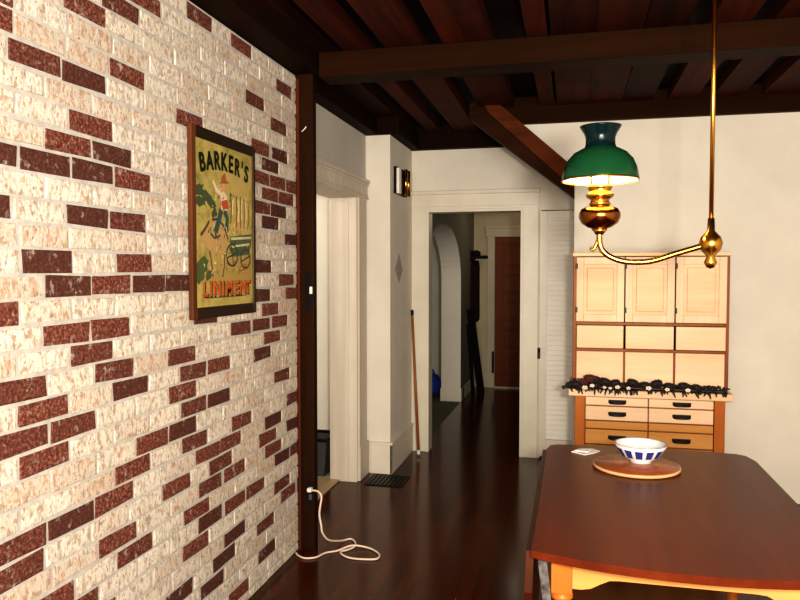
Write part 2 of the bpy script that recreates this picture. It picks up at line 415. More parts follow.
# louvered closet door beside the doorway
d1 = thing('door_1', 'cream louvered closet door right of the hall doorway', 'door', (0, 6.06, 0)); tag(d1, kind='structure')
m = MB(); m.box(-.262, -.20, 6.04, 6.07, .02, 2.05, .003); m.box(.18, .23, 6.04, 6.07, .02, 2.05, .003); m.box(-.20, .18, 6.04, 6.07, .02, .16, .003); m.box(-.20, .18, 6.04, 6.07, 1.99, 2.05, .003)
m.build('stiles_and_rails', TRIM, d1)
m = MB(); z = .165
while z < 1.975:
    m.prism([(6.040, z), (6.046, z - .002), (6.068, z + .050), (6.062, z + .052)], 'x', -.201, .181); z += .041
m.build('louver_slats', LOUVER, d1)
m = MB(); m.box(-.272, -.250, 6.012, 6.042, .835, .925, .004).ball((-.261, 6.008, .9), .012); m.build('handle', IRON, d1)

# return wall right, with plaster infill above the brace
m = MB(); m.box(.012, 2.30, 5.25, 5.36, 0, 2.61)
m.prism([(.012, 2.20), (.012, 2.61), (-.44, 2.61)], 'y', 5.252, 5.30)
struct('wall_right_return', m, PLASTER, 'white plaster wall behind the pine cabinet', 'wall')
struct('wall_right', MB().box(2.30, 2.42, -1.5, 5.36, 0, 2.80), PLASTER, 'plain white plaster wall on the right', 'wall')

# side room on the left
m = MB(); m.box(-4.0, -1.75, 5.42, 5.52, 0, 2.6); m.box(-4.0, -3.9, 3.0, 5.5, 0, 2.6); m.box(-4.0, -1.62, 2.9, 3.0, 0, 2.6)
struct('wall_side_room', m, PLASTER, 'bright white walls of the side room', 'wall')
struct('ceiling_side_room', MB().box(-4.0, -1.75, 2.9, 5.5, 2.6, 2.7), PLASTER, 'ceiling of the side room', 'ceiling')

# hall: arch wall on the left (x -1.52..-1.285)
def arch_z(y):                      # opening y 6.35..8.50, springs at 1.45
    t = (y - 7.42) / 1.08
    return 1.45 + .60 * math.sqrt(max(0, 1 - abs(t) ** 2.2))
m = MB(); pts = [(6.2, 0), (6.34, 0)]
N = 28
for i in range(N + 1):
    y = 7.42 - 1.08 * math.cos(math.pi * i / N); pts.append((y, arch_z(y)))
pts += [(8.50, 0), (9.65, 0), (9.65, 2.6), (6.2, 2.6)]
# two halves keep the polygons simple
left = [(6.19, 0), (6.34, 0)] + [(7.42 - 1.08 * math.cos(math.pi * i / N), arch_z(7.42 - 1.08 * math.cos(math.pi * i / N))) for i in range(N // 2 + 1)] + [(7.42, 2.6), (6.19, 2.6)]
right = [(7.42, 2.6)] + [(7.42 - 1.08 * math.cos(math.pi * i / N), arch_z(7.42 - 1.08 * math.cos(math.pi * i / N))) for i in range(N // 2, N + 1)] + [(8.50, 0), (9.65, 0), (9.65, 2.6)]
m.prism(left, 'x', -1.52, -1.285); m.prism(right, 'x', -1.52, -1.285)
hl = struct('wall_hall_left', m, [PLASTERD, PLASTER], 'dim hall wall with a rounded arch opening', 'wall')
for p in hl.data.polygons:          # light on the arch reveal is put in as paler plaster
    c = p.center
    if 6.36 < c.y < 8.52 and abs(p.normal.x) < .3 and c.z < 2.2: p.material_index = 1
struct('baseboard_hall_left', MB().box(-1.53, -1.275, 8.485, 8.70, 0, .15, .003).box(-1.287, -1.275, 8.6, 9.6, 0, .15, .003), TRIM, 'cream baseboard block at the foot of the arch', 'baseboard')
m = MB(); m.box(-1.52, -1.04, 9.65, 9.75, 0, 2.6); m.box(-.22, 0.05, 9.65, 9.75, 0, 2.6); m.box(-1.04, -.22, 9.65, 9.75, 2.03, 2.6)
struct('wall_hall_end', m, paint('beige hall plaster', (206, 190, 156), .08, .75, 3, .2), 'beige plaster wall at the end of the hall', 'wall')
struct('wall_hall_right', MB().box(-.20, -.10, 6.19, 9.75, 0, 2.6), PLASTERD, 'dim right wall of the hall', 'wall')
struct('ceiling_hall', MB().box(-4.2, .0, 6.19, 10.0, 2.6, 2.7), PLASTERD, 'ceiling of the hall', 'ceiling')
m = MB(); m.box(-1.10, -1.005, 9.62, 9.65, 0, 2.025, .003); m.box(-1.12, -.20, 9.615, 9.65, 2.024, 2.13, .003); m.box(-1.13, -.2, 9.60, 9.65, 2.129, 2.16, .003); m.box(-1.285, -1.10, 9.63, 9.65, 0, .24, .004); m.box(-1.0, -.22, 9.60, 9.66, 0, .02)
struct('trim_10', m, paint('beige hall trim', (206, 192, 160), .05, .5, 4, .3), 'cream casing around the dark door at the end of the hall', 'door casing')
m = MB(); m.box(-4.2, -4.1, 6.2, 10, 0, 2.6).box(-4.2, -1.52, 9.9, 10.0, 0, 2.6).box(-4.2, -1.75, 6.10, 6.2, 0, 2.6)
struct('wall_arch_room', m, PLASTER, 'pale walls of the room seen through the arch', 'wall')
d2 = thing('door_2', 'dark red wooden panel door at the end of the hall', 'door', (-.62, 9.66, 0)); tag(d2, kind='structure')
m = MB(); m.box(-1.003, -.90, 9.64, 9.68, .02, 2.02, .003); m.box(-.34, -.24, 9.64, 9.68, .02, 2.02, .003)
zs = [.02, .40, .78, 1.16, 1.54, 1.92]
for zq, h in ((.02, .16), (.44, .09), (.80, .09), (1.16, .09), (1.52, .09), (1.92, .10)): m.box(-.90, -.34, 9.64, 9.68, zq, zq + h, .003)
m.build('door_frame', HALLDOOR, d2)
for z0, z1 in ((.18, .44), (.53, .80), (.89, 1.16), (1.25, 1.52), (1.61, 1.92)):
    MB().box(-.90, -.34, 9.655, 9.675, z0, z1).box(-.87, -.37, 9.648, 9.66, z0 + .03, z1 - .03, .006).build('panel', HALLDOOR, d2)
MB().ball((-.32, 9.60, .98), .028).tube([(-.32, 9.645, .98), (-.32, 9.60, .98)], .01).build('knob', BRASSD, d2)

# ------------------------------------------------------------------ POSTER
PX = XL + .005
py0, py1, pz0, pz1 = 2.566, 3.150, 1.360, 2.133
t = thing('framed_poster', 'framed yellow liniment advertising print hanging on the brick wall', 'picture', (PX, 2.89, pz0))
fr = MB(); fw_ = .034; dp = .020
for (a, b, c, d, mi) in ((py0, py0 + fw_, pz0, pz1, 1), (py1 - fw_ * .7, py1, pz0, pz1, 0), (py0 + fw_, py1 - fw_ * .7, pz0, pz0 + fw_ * 1.35, 0), (py0 + fw_, py1 - fw_ * .7, pz1 - fw_ * 1.35, pz1, 0)):
    fr.mi = mi; fr.box(PX, PX + dp, a, b, c, d, .004)  # light on the left stile is put in as a browner wood
fr.build('frame', [FRAMEB, FRAMELIT], t)
iy0, iy1, iz0, iz1 = py0 + fw_, py1 - fw_ * .7, pz0 + fw_ * 1.35, pz1 - fw_ * 1.35
pr = MB().box(PX, PX + .012, iy0, iy1, iz0, iz1).build('print', PRINT, t)
def uv(u, v, l): return (PX + .0124 + l * .0004, iy0 + u * (iy1 - iy0), iz0 + v * (iz1 - iz0))
def patch(name, polys, c, l, mat=None):
    m = MB()
    for i, P in enumerate(polys): m.flat([uv(u, v, l + .008 * i) for u, v in P])
    return m.build(name, mat or plain(name.replace('_', ' ') + ' ink', c, .4), pr)
def ell(cu, cv, ru, rv, n=14, rot=0, jit=0):
    out = []
    for i in range(n):
        a = 2 * math.pi * i / n; x, y = ru * math.cos(a), rv * math.sin(a); k = 1 + random.uniform(-jit, jit)
        out.append((cu + (x * math.cos(rot) - y * math.sin(rot)) * k, cv + (x * math.sin(rot) + y * math.cos(rot)) * k))
    return out
def stroke(pts, w):
    L, Q = [], []
    for i, p in enumerate(pts):
        q0, q1 = pts[max(0, i - 1)], pts[min(len(pts) - 1, i + 1)]
        dx, dy = q1[0] - q0[0], q1[1] - q0[1]; n = math.hypot(dx, dy) or 1
        L.append((p[0] - dy / n * w, p[1] + dx / n * w)); Q.append((p[0] + dy / n * w, p[1] - dx / n * w))
    return L + Q[::-1]
def ring(cu, cv, ru, rv, w, n=18):
    out = []
    for i in range(n):
        a, b = 2 * math.pi * i / n, 2 * math.pi * (i + 1) / n
        out.append([(cu + ru * math.cos(a), cv + rv * math.sin(a)), (cu + ru * math.cos(b), cv + rv * math.sin(b)), (cu + (ru - w) * math.cos(b), cv + (rv - w * .75) * math.sin(b)), (cu + (ru - w) * math.cos(a), cv + (rv - w * .75) * math.sin(a))])
    return out
patch('printed_sky_tint', [ell(.70, .80, .28, .10, 16, 0, .1), ell(.80, .62, .2, .07, 16, 0, .1)], (178, 154, 86), 0)
patch('printed_ground', [[(.0, .14), (1, .14), (1, .30), (.8, .34), (.5, .30), (.25, .26), (0, .30)]], (162, 136, 72), 0)
patch('printed_shrub', [ell(.10, .25, .10, .06, 14, .3, .25), ell(.05, .19, .08, .05, 12, 0, .25), ell(.2, .19, .06, .03, 10, .4, .25)], (70, 84, 42), 1)
patch('printed_tree', [ell(.06, .70, .08, .035, 14, .2, .3), ell(.18, .665, .10, .035, 14, -.3, .3), ell(.07, .625, .08, .03, 12, .1, .3), ell(.26, .625, .06, .025, 12, 0, .3), ell(.3, .575, .05, .03, 12, .3, .3)], (62, 74, 40), 1)
patch('printed_rear_horse', [stroke([(.68, .66), (.66, .6), (.67, .53), (.66, .46)], .035), stroke([(.80, .66), (.82, .58), (.8, .5), (.82, .45)], .03), ell(.74, .55, .10, .06, 14, 0, .1)], (186, 150, 86), 1)
patch('printed_pale_figures', [stroke([(.66, .70), (.62, .66), (.61, .58)], .012), stroke([(.72, .69), (.73, .62), (.72, .54)], .012), stroke([(.80, .70), (.78, .62), (.79, .56)], .010), stroke([(.86, .68), (.88, .6), (.86, .52)], .009)], (216, 196, 140), 2)
patch('printed_outlines', [stroke([(.58, .72), (.60, .62), (.58, .52)], .007), stroke([(.69, .71), (.695, .6), (.68, .5)], .007), stroke([(.765, .71), (.77, .6), (.76, .5)], .006), stroke([(.83, .70), (.84, .6), (.83, .5)], .006), stroke([(.92, .66), (.93, .56), (.9, .5)], .006)], (84, 72, 40), 3)
horse = [(.14, .44), (.18, .50), (.26, .53), (.36, .53), (.44, .50), (.50, .46), (.52, .38), (.47, .34), (.46, .26), (.44, .19), (.40, .19), (.41, .27), (.38, .33), (.31, .33), (.29, .25), (.31, .18), (.27, .18), (.24, .26), (.22, .34), (.17, .36), (.12, .38), (.10, .34), (.06, .36), (.08, .43)]
patch('printed_front_horse', [horse], (176, 142, 86), 2)
patch('printed_horse_lines', [stroke([(.08, .43), (.15, .47), (.22, .52)], .010), stroke([(.26, .53), (.36, .54), (.46, .50), (.53, .42)], .009), stroke([(.22, .34), (.25, .26), (.27, .18)], .008), stroke([(.47, .34), (.46, .25), (.43, .18)], .008), stroke([(.2, .46), (.3, .42), (.4, .44)], .008)], (78, 58, 34), 3)
patch('printed_rider_legs', [stroke([(.42, .60), (.38, .54), (.33, .47), (.30, .44)], .030), stroke([(.47, .60), (.52, .55), (.50, .47)], .028)], (44, 74, 66), 4)
patch('printed_rider_shirt', [[(.40, .70), (.46, .72), (.52, .69), (.52, .60), (.41, .60)], stroke([(.41, .70), (.33, .72), (.28, .77)], .016)], (216, 190, 160), 5)
patch('printed_rider_sash', [[(.41, .655), (.52, .67), (.54, .615), (.44, .60)]], (176, 70, 40), 6)
patch('printed_rider_head', [ell(.45, .745, .032, .024)], (206, 146, 104), 6)
patch('printed_rider_hat', [[(.38, .762), (.54, .772), (.54, .785), (.50, .79), (.485, .835), (.43, .81), (.41, .775)]], (158, 84, 44), 7)
patch('printed_cart', [[(.55, .36), (.58, .44), (.98, .47), (.96, .39), (.92, .33), (.62, .31)]], (72, 84, 58), 4)
patch('printed_cart_rail', [stroke([(.58, .425), (.96, .445)], .008), stroke([(.60, .375), (.93, .40)], .007)], (190, 182, 136), 5)
patch('printed_wheels', ring(.60, .32, .11, .075, .016) + ring(.85, .30, .10, .068, .015) + [stroke([(.50, .30), (.70, .34)], .005), stroke([(.58, .38), (.62, .26)], .005), stroke([(.76, .28), (.94, .32)], .005)], (52, 50, 36), 6)
patch('printed_dog', [ell(.78, .235, .06, .018, 12, .2), stroke([(.74, .23), (.73, .2)], .008), stroke([(.82, .235), (.83, .2)], .008), ell(.845, .255, .022, .014)], (150, 92, 50), 4)
hat = []
for i in range(90):
    u, v = random.gauss(.48, .22), random.uniform(.2, .74)
    if not .04 < u < .94: continue
    a = random.uniform(-.9, 2.2); n = random.uniform(.012, .035)
    hat.append(stroke([(u, v), (u + n * math.cos(a) * .6, v + n * math.sin(a) * .7), (u + n * math.cos(a + .5), v + n * math.sin(a + .5))], random.uniform(.002, .0045)))
tag(patch('printed_hatching', hat[:50], (70, 62, 34), 5.2), kind='stuff'); tag(patch('printed_light_hatching', hat[50:], (222, 204, 150), 5.7), kind='stuff')
# lettering
def glyphs(name, items, mat, level, off):
    mb = bmesh.new()
    for gi, (ch, u, v, su, sv, rot) in enumerate(items):
        cu = bpy.data.curves.new('letter', 'FONT'); cu.body = ch; cu.align_x = 'CENTER'; cu.size = 1; cu.offset = off
        ob = bpy.data.objects.new('letter', cu); me = bpy.data.meshes.new_from_object(ob)
        T = Matrix.Rotation(rot, 4, 'Z') @ Matrix.Diagonal((su, sv, 1, 1))
        for w in me.vertices:
            q = T @ Vector((w.co.x, w.co.y - .35, 0))
            w.co = Vector((PX + .0124 + level * .0004 + gi * .00002, iy0 + u * (iy1 - iy0) + q.x, iz0 + v * (iz1 - iz0) + q.y))
        mb.from_mesh(me); bpy.data.meshes.remove(me); bpy.data.objects.remove(ob); bpy.data.curves.remove(cu)
    off_ = pr.location + t.location
    for w in mb.verts: w.co -= off_
    me = bpy.data.meshes.new(name); mb.to_mesh(me); mb.free(); me.materials.append(mat)
    o = bpy.data.objects.new(name, me); COL.objects.link(o); o.parent = pr; return o
INK = plain('black ink', (20, 30, 18), .5, 0, .1); ORINK = plain('orange ink', (196, 86, 34), .4)
S = "BARKER'S"; us = [.105, .225, .345, .465, .585, .70, .79, .875]; it = []
for ch, u in zip(S, us):
    q = (u - .5) / .42; it.append((ch, u, .905 - .045 * q * q, .082 if ch != "'" else .07, .105, -.20 * q))
it2 = []
for dx, dv in ((-.006, 0), (.006, 0), (0, .003), (0, -.003)): it2 += [(c, u + dx, v + dv, a * 1.04, b, r) for c, u, v, a, b, r in it]
glyphs('main_lettering', it2, INK, 9, .012)
S = "LINIMENT"; us = [.14, .225, .33, .435, .54, .675, .79, .89]
glyphs('lower_lettering_shadow', [(c, u + .012, .108, .085, .085, 0) for c, u in zip(S, us)], INK, 7, .05)
glyphs('lower_lettering', [(c, u, .112, .085, .085, 0) for c, u in zip(S, us)], ORINK, 8, .03)
patch('printed_rule', [[(.14, .052), (.82, .052), (.82, .058), (.14, .058)], [(.1, .07), (.93, .07), (.93, .073), (.1, .073)]], (60, 52, 30), 8)

# ------------------------------------------------------------------ small things on the left
t = thing('light_switch', 'black plate light switch with white toggle on the dark post', 'switch', (-1.40, YEND, 1.37))
MB().box(-1.425, -1.388, YEND - .002, YEND + .004, 1.34, 1.54, .002).build('switch_plate', BLACK, t)
MB().box(-1.397, -1.383, YEND - .018, YEND, 1.43, 1.47, .003).build('toggle', WHITE, t)
t = thing('wall_hook', 'small white hook near the top of the dark post', 'hook', (-1.41, YEND, 2.32))
MB().tube([(-1.440, YEND + .003, 2.318), (-1.435, YEND - .015, 2.314), (-1.415, YEND - .025, 2.326), (-1.408, YEND - .025, 2.336)], .0028, sub=5).build('hook', WHITE, t)
t = thing('power_outlet', 'black power outlet low on the dark post', 'outlet', (-1.40, YEND, .33))
MB().box(-1.425, -1.384, YEND - .002, YEND + .004, .27, .385, .002).build('outlet_plate', BLACK, t)
MB().box(-1.412, -1.392, YEND - .005, YEND - .001, .285, .318, .002).build('socket', DARKGREY, t)
t = thing('extension_cord', 'cream electric cord plugged into the post and looping on the floor', 'cord', (-1.2, 3.75, 0))
MB().box(-1.412, -1.386, YEND - .035, YEND - .002, .336, .360, .006).build('plug', WHITE, t)
c = .007
cp = [(-1.387, 3.70, .349), (-1.345, 3.69, .349), (-1.320, 3.68, .325), (-1.328, 3.68, .268), (-1.332, 3.68, .222), (-1.322, 3.68, .165), (-1.318, 3.69, .12), (-1.302, 3.75, .06), (-1.27, 3.88, .012), (-1.235, 3.93, c), (-1.199, 3.899, c), (-1.175, 3.83, c), (-1.20, 3.77, c), (-1.228, 3.735, c), (-1.205, 3.695, c), (-1.15, 3.664, c), (-1.076, 3.664, c), (-1.01, 3.685, c), (-1.011, 3.745, c), (-1.068, 3.808, c), (-1.136, 3.824, c + .006), (-1.192, 3.801, c + .012), (-1.25, 3.746, c), (-1.305, 3.70, c), (-1.335, 3.63, c), (-1.385, 3.605, c), (-1.43, 3.625, c), (-1.462, 3.66, c)]
MB().tube(cp, .0054, 8, sub=6).build('cable', CORD, t)
t = thing('waste_bin', 'dark grey tapered waste bin just inside the left opening', 'bin', (-1.94, 5.15, 0))
m = MB()
prof = [(.155, 0), (.203, .275), (.190, .275), (.145, .012), (0, .012)]
m.lathe([(0, 0)] + prof, (-1.925, 5.225), 4, cap=False)
for v in m.bm.verts:      # square plan
    d = Vector((v.co.x + 1.925, v.co.y - 5.225)); a = R(45); v.co.x, v.co.y = -1.925 + d.x * math.cos(a) - d.y * math.sin(a), 5.225 + d.x * math.sin(a) + d.y * math.cos(a)
for f in m.bm.faces: f.smooth = False
m.build('bin_body', DARKGREY, t)
MB().lathe([(.195, .272), (.216, .272), (.216, .298), (.195, .298), (.195, .272)], (-1.925, 5.225), 4, cap=False).build('rim', BLACK, t)
rim = t.children[-1]
for v in rim.data.vertices:
    d = Vector((v.co.x + t.location.x + 1.925, v.co.y + t.location.y - 5.225)); a = R(45)
    v.co.x, v.co.y = -1.925 + d.x * math.cos(a) - d.y * math.sin(a) - t.location.x, 5.225 + d.x * math.sin(a) + d.y * math.cos(a) - t.location.y
for p in rim.data.polygons: p.use_smooth = False

t = thing('floor_register', 'black iron floor register in front of the corner pier', 'vent', (-1.32, 5.13, 0))
MB().box(-1.46, -1.18, 4.98, 5.27, 0.0, .004, .001).build('register_plate', BLACK, t)
m = MB()
for i in range(9): m.box(-1.445 + i * .0315, -1.432 + i * .0315, 4.99, 5.26, .004, .008)
m.build('grille_bars', IRON, t)
t = thing('door_chime', 'brass and black door chime box high on the pier side', 'chime', (-1.33, 5.6, 2.16))
MB().box(-1.347, -1.318, 5.42, 5.77, 2.16, 2.365, .003).build('chime_back', BLACK, t)
MB().box(-1.318, -1.296, 5.40, 5.475, 2.155, 2.350, .003).build('white_cover', WHITE, t)
for yy in (5.66, 5.755): MB().lathe([(.016, 2.165), (.016, 2.37)], (-1.304, yy), 14).build('brass_tube', BRASS, t)
t = thing('wall_mark', 'faint pink diamond shaped patch on the side of the pier', 'wall ornament', (-1.345, 5.6, 1.47))
MB().prism([(5.592, 1.46), (5.72, 1.565), (5.66, 1.63), (5.592, 1.70), (5.52, 1.63), (5.46, 1.57)], 'x', -1.346, -1.3438).build('diamond_patch', PINK, t)
t = thing('walking_stick', 'thin brown wooden stick leaning beside the hall doorway casing', 'stick', (-1.245, 5.90, 0))
a, b = Vector((-1.245, 5.89, 0.0)), Vector((-1.328, 6.005, 1.225))
MB().tube([a + (b - a) * .03, b - (b - a) * .03], [.013, .010]).build('shaft', CANE, t)
MB().tube([b - (b - a) * .035, b], .0125).build('dark_cap', BLACK, t)
MB().tube([a + Vector((0, 0, .012)), a + (b - a) * .04], .0145).build('pale_tip', PAPER, t)

# ------------------------------------------------------------------ hall things
t = thing('coat_rack', 'dark hat shelf with hanging dark coats on the hall left wall', 'coat rack', (-1.25, 9.45, 1.0))
MB().box(-1.285, -1.085, 9.34, 9.56, 1.725, 1.765, .004).box(-1.285, -1.255, 9.28, 9.58, 1.69, 1.83, .004).build('hat_shelf', BLACK, t)
MB().ball((-1.225, 9.45, 1.79), .075, (.75, 1.0, .6), jit=.05).build('hat', DARKCLOTH, t)
MB().prism([(9.30, .9), (9.58, .92), (9.56, 1.62), (9.46, 1.70), (9.34, 1.62)], 'x', -1.284, -1.195).build('hanging_coat', DARKCLOTH, t)
t = thing('leaning_board', 'long black board leaning against the hall end wall', 'board', (-1.15, 9.4, 0))
m = MB(); m.prism([(-1.085, .0), (-1.175, .0), (-1.274, 1.08), (-1.185, 1.10)], 'y', 9.22, 9.25)
for v in m.bm.verts: v.co.y -= v.co.z * .30
m.build('board', BLACK, t)
m = MB(); m.prism([(-1.205, .0), (-1.250, .0), (-1.274, .9), (-1.225, .9)], 'y', 9.17, 9.195); 
for v in m.bm.verts: v.co.y -= v.co.z * .31
m.build('rear_leg', BLACK, t)
t = thing('wall_grille', 'small black grille beside the hall end door', 'vent', (-1.04, 9.62, .3))
MB().box(-1.035, -1.005, 9.605, 9.621, .20, .49, .003).build('grille_frame', BLACK, t)
m = MB()
for i in range(8): m.box(-1.030, -1.010, 9.600, 9.606, .215 + i * .034, .23 + i * .034)
m.build('grille_bars', IRON, t)
t = thing('cloth_bag', 'bright blue bag on the carpet behind the arch', 'bag', (-1.70, 8.6, 0))
m = MB().ball((-1.72, 8.75, .15), .17, (1, 1, .88), jit=.07); m.build('bag_body', BLUE, t)
MB().tube([(-1.80, 8.74, .27), (-1.78, 8.74, .34), (-1.68, 8.75, .34), (-1.65, 8.75, .27)], .012, sub=5).build('strap', BLUE, t)

# ------------------------------------------------------------------ PINE CABINET
CX0, CX1, CY = .008, .945, 4.78
t = thing('pine_cabinet', 'tall pine cabinet with panel doors above a counter and drawers below', 'cabinet', (.47, 5.0, 0))
# carcass
m = MB(); m.box(CX0, CX0 + .022, CY, 5.245, .80, 1.655, .003); m.box(CX1 - .022, CX1, CY, 5.245, .80, 1.655, .003); m.box(CX0, CX1, 5.22, 5.245, .80, 1.655)
m.build('hutch_sides', REDWOOD, t)
MB().box(CX0 - .006, CX1 + .006, CY - .012, 5.245, 1.650, 1.675, .004).build('hutch_top', PINE, t)
m = MB(); m.box(CX0 + .022, CX1 - .022, CY + .004, 5.22, 1.212, 1.228); m.box(CX0 + .022, CX1 - .022, CY + .004, 5.22, 1.045, 1.058); m.box(CX0 + .022, CX1 - .022, CY + .03, 5.22, .80, 1.045); m.build('shelf_rails', REDWOOD, t)
for i in range(3):
    x0 = CX0 + .020 + i * .302; x1 = x0 + .295
    d = MB(); d.box(x0, x0 + .045, CY - .012, CY + .012, 1.232, 1.645, .003); d.box(x1 - .045, x1, CY - .012, CY + .012, 1.232, 1.645, .003); d.box(x0 + .045, x1 - .045, CY - .012, CY + .012, 1.232, 1.28, .003); d.box(x0 + .045, x1 - .045, CY - .012, CY + .012, 1.597, 1.645, .003)
    dd = d.build('door', PINEV, t)
    MB().box(x0 + .044, x1 - .044, CY - .002, CY + .008, 1.279, 1.598).box(x0 + .065, x1 - .065, CY - .008, CY, 1.30, 1.577, .005).build('door_panel', PINE, dd)
    for zq in (1.29, 1.57): MB().box(x0 - .006, x0 + .008, CY - .015, CY - .010, zq, zq + .035, .002).build('hinge', IRON, dd)
    MB().box(x0 + .004, x1 - .002, CY - .010, CY + .012, 1.062, 1.208, .004).build('drawer', PINE, t)
    MB().box(x0 + .004, x1 - .002, CY + .006, CY + .03, .815, 1.040, .003).build('back_panel', PINE, t)
MB().box(-.016, CX1 + .024, CY - .05, 5.245, .755, .800, .006).build('counter', PINE, t)
# base
for x0, x1, x2, x3 in ((.026, .088, .026, .06), (.865, .927, .89, .927)):
    MB().box(x0, x1, CY - .02, CY + .045, 0, .755, .003).build('base_post', ORANGE, t)
    MB().box(x2, x3, CY + .046, 5.245, .08, .755).build('base_side', ORANGE, t)
m = MB(); m.box(.088, .865, CY + .012, 5.2, .08, .745); m.build('base_carcass', REDWOOD, t)
for (z0, z1) in ((.695, .748), (.60, .688), (.545, .592), (.445, .538), (.28, .435), (.10, .27)):
    for (x0, x1) in ((.092, .474), (.480, .861)):
        dr = MB().box(x0, x1, CY - .014, CY + .014, z0, z1, .004).build('drawer', YELLOW if z0 < .55 else PINE, t)
        if (z1 - z0) > .05 or z0 > .69:
            zc, xc = (z0 + z1) / 2, (x0 + x1) / 2 + .005
            MB().tube([(xc - .045, CY - .012, zc), (xc - .038, CY - .036, zc - .006), (xc + .038, CY - .036, zc - .006), (xc + .045, CY - .012, zc)], .0075, sub=4).box(xc - .055, xc + .055, CY - .017, CY - .013, zc - .010, zc + .012, .002).build('handle', IRON, dr)

# garland on the counter
t = thing('pinecone_garland', 'dark garland of pine cones with pale modelled glints lying on the cabinet counter', 'garland', (.4, CY, .80))
br = MB(); br.tube([(-.055, CY - .03, .800), (-.01, CY - .03, .812), (.2, CY - .035, .815), (.5, CY - .03, .815), (.80, CY - .03, .812), (.93, CY - .035, .812)], .011, sub=4)
for i in range(150):
    x = random.uniform(-.03, .92); a = random.uniform(-1, 1); y = CY - .02 + random.uniform(-.015, .02); z = .815 + random.uniform(0, .02)
    top = .865 if x < .25 else .845
    e = (x + a * .045, y + random.uniform(-.012, .03), max(.812, min(top, z + random.uniform(-.01, .05)))); br.tube([(x, y, z), e], [.009, .004], 5)
for i in range(70):
    x = random.uniform(-.03, .93); y = CY - .058
    br.tube([(x, y, .812), (x + random.uniform(-.02, .02), y - random.uniform(.002, .012), random.uniform(.768, .80))], [.009, .003], 5)
br.build('branch', CONE, t)
def cone(x, y, z, s, ang, mat):
    m = MB()
    m.ball((0, 0, 0), s, (1.5, .85, .85), 12, 8)
    s0 = s; s *= 1.0
    for i in range(7):
        for k in range(7):
            a = 2 * math.pi * (k + .5 * (i % 2)) / 7; xx = -1.25 * s + i * .42 * s; r = .86 * s * math.sqrt(max(.05, 1 - (xx / (1.55 * s)) ** 2))
            m.ball((xx, r * math.cos(a), r * math.sin(a)), .24 * s, (1.3, 1, 1), 6, 4)
    s *= 1.2; y -= .008
    M = Matrix.Translation((x, y, z)) @ Matrix.Rotation(ang, 4, 'Y')
    bmesh.ops.transform(m.bm, matrix=M, verts=m.bm.verts[:]); m.build('pine_cone', mat, t)
for x, dz, s, ang, mt in ((-.015, .024, .014, .3, CONE), (.03, .030, .022, -.2, CONE), (.075, .048, .020, .2, CONER), (.115, .070, .025, 0, CONER), (.16, .062, .022, .4, CONE), (.15, .026, .020, 0, CONE), (.21, .052, .024, .3, CONE), (.27, .046, .022, -.2, CONE), (.32, .028, .022, .1, CONE), (.38, .05, .024, .3, CONE), (.45, .038, .022, 0, CONE), (.52, .05, .024, -.3, CONE), (.60, .036, .022, .2, CONE), (.68, .042, .022, .0, CONE), (.76, .034, .02, .3, CONE), (.85, .03, .018, 0, CONE)):
    cone(x, CY - .032, .80 + dz, s, ang, mt)
for x, dz in ((.085, .024), (.130, .038), (.205, .030), (.24, .026), (.285, .034), (.35, .03), (.47, .034), (.58, .03), (.70, .03)):  # pale bead clusters stand in for white glints on the dark garland
    m = MB()
    for k in range(5):
        q = .6 + .5 * abs(math.sin(x * 91)); a = 2 * math.pi * k / 5 + x * 40; m.ball((x + .010 * q * math.cos(a), CY - .082, .80 + dz - .008 + .007 * q * math.sin(a)), .008 * q, (1, .5, .8), 8, 6)
    m.build('glint', GLINT, t)

# ------------------------------------------------------------------ TABLE
TZ = .75
t = thing('drop_leaf_table', 'red brown drop leaf table with orange legs in the right foreground', 'table', (.33, 2.7, 0))
def outline(off=0):
    pts = []
    x0, x1, yf, yb = -.108 + off, .76 - off, 2.075 + off, 3.40 - off
    for i in range(17):                                   # front edge bows towards the camera
        s = i / 16; pts.append((x0 + (x1 - x0) * s, yf - .075 * (1 - (2 * s - 1) ** 2)))
    r = .05; pts += [(x1 + .004, yb - r * 2), (x1 - r * .3, yb - r * .5), (x1 - r, yb)]
    for i in range(1, 8): s = i / 8; pts.append((x1 - r + (x0 - x1 + 2 * r) * s, yb + .02 * math.sin(math.pi * s)))
    pts += [(x0 + r, yb), (x0 + r * .3, yb - r * .5), (x0 + .004, yb - r * 2)]
    return pts
m = MB(); m.prism(outline(), 'z', TZ - .024, TZ)
es = [e for e in m.bm.edges if abs(e.verts[0].co.z - e.verts[1].co.z) < 1e-5]
bmesh.ops.bevel(m.bm, geom=es, offset=.006, segments=3, affect='EDGES', profile=.6)
m.build('tabletop', TABLE, t)
for sx, x in ((-1, -.112), (1, .764)):
    prof = [(2.10, TZ - .012), (3.33, TZ - .012), (3.345, .62), (3.30, .44), (3.15, .33), (2.9, .30), (2.5, .30), (2.25, .33), (2.13, .44), (2.085, .62)]
    m = MB(); m.prism(prof, 'x', x - .011, x + .011)
    for v in m.bm.verts: v.co.x += sx * (.74 - v.co.z) * .03
    m.build('drop_leaf', TABLED, t)
m = MB(); m.prism([(-.092, .722), (-.066, .722), (-.052, .60), (-.050, .44), (-.066, .44), (-.074, .58)], 'y', 2.11, 2.135); m.build('leaf_support', GREYMETAL, t)
for (lx, ly) in ((-.022, 2.17), (.675, 2.17), (-.022, 3.26), (.675, 3.26)):
    m = MB(); m.box(lx - .031, lx + .031, ly - .031, ly + .031, .60, .726, .004)
    m.lathe([(0, .602), (.027, .602), (.027, .597), (.034, .593), (.034, .583), (.024, .576), (.028, .55), (.034, .48), (.033, .40), (.026, .26), (.021, .16), (.026, .145), (.026, .13), (.018, .12), (.022, .05), (.014, 0), (0, 0)], (lx, ly), 20, cap=False)
    m.build('leg', ORANGE, t)
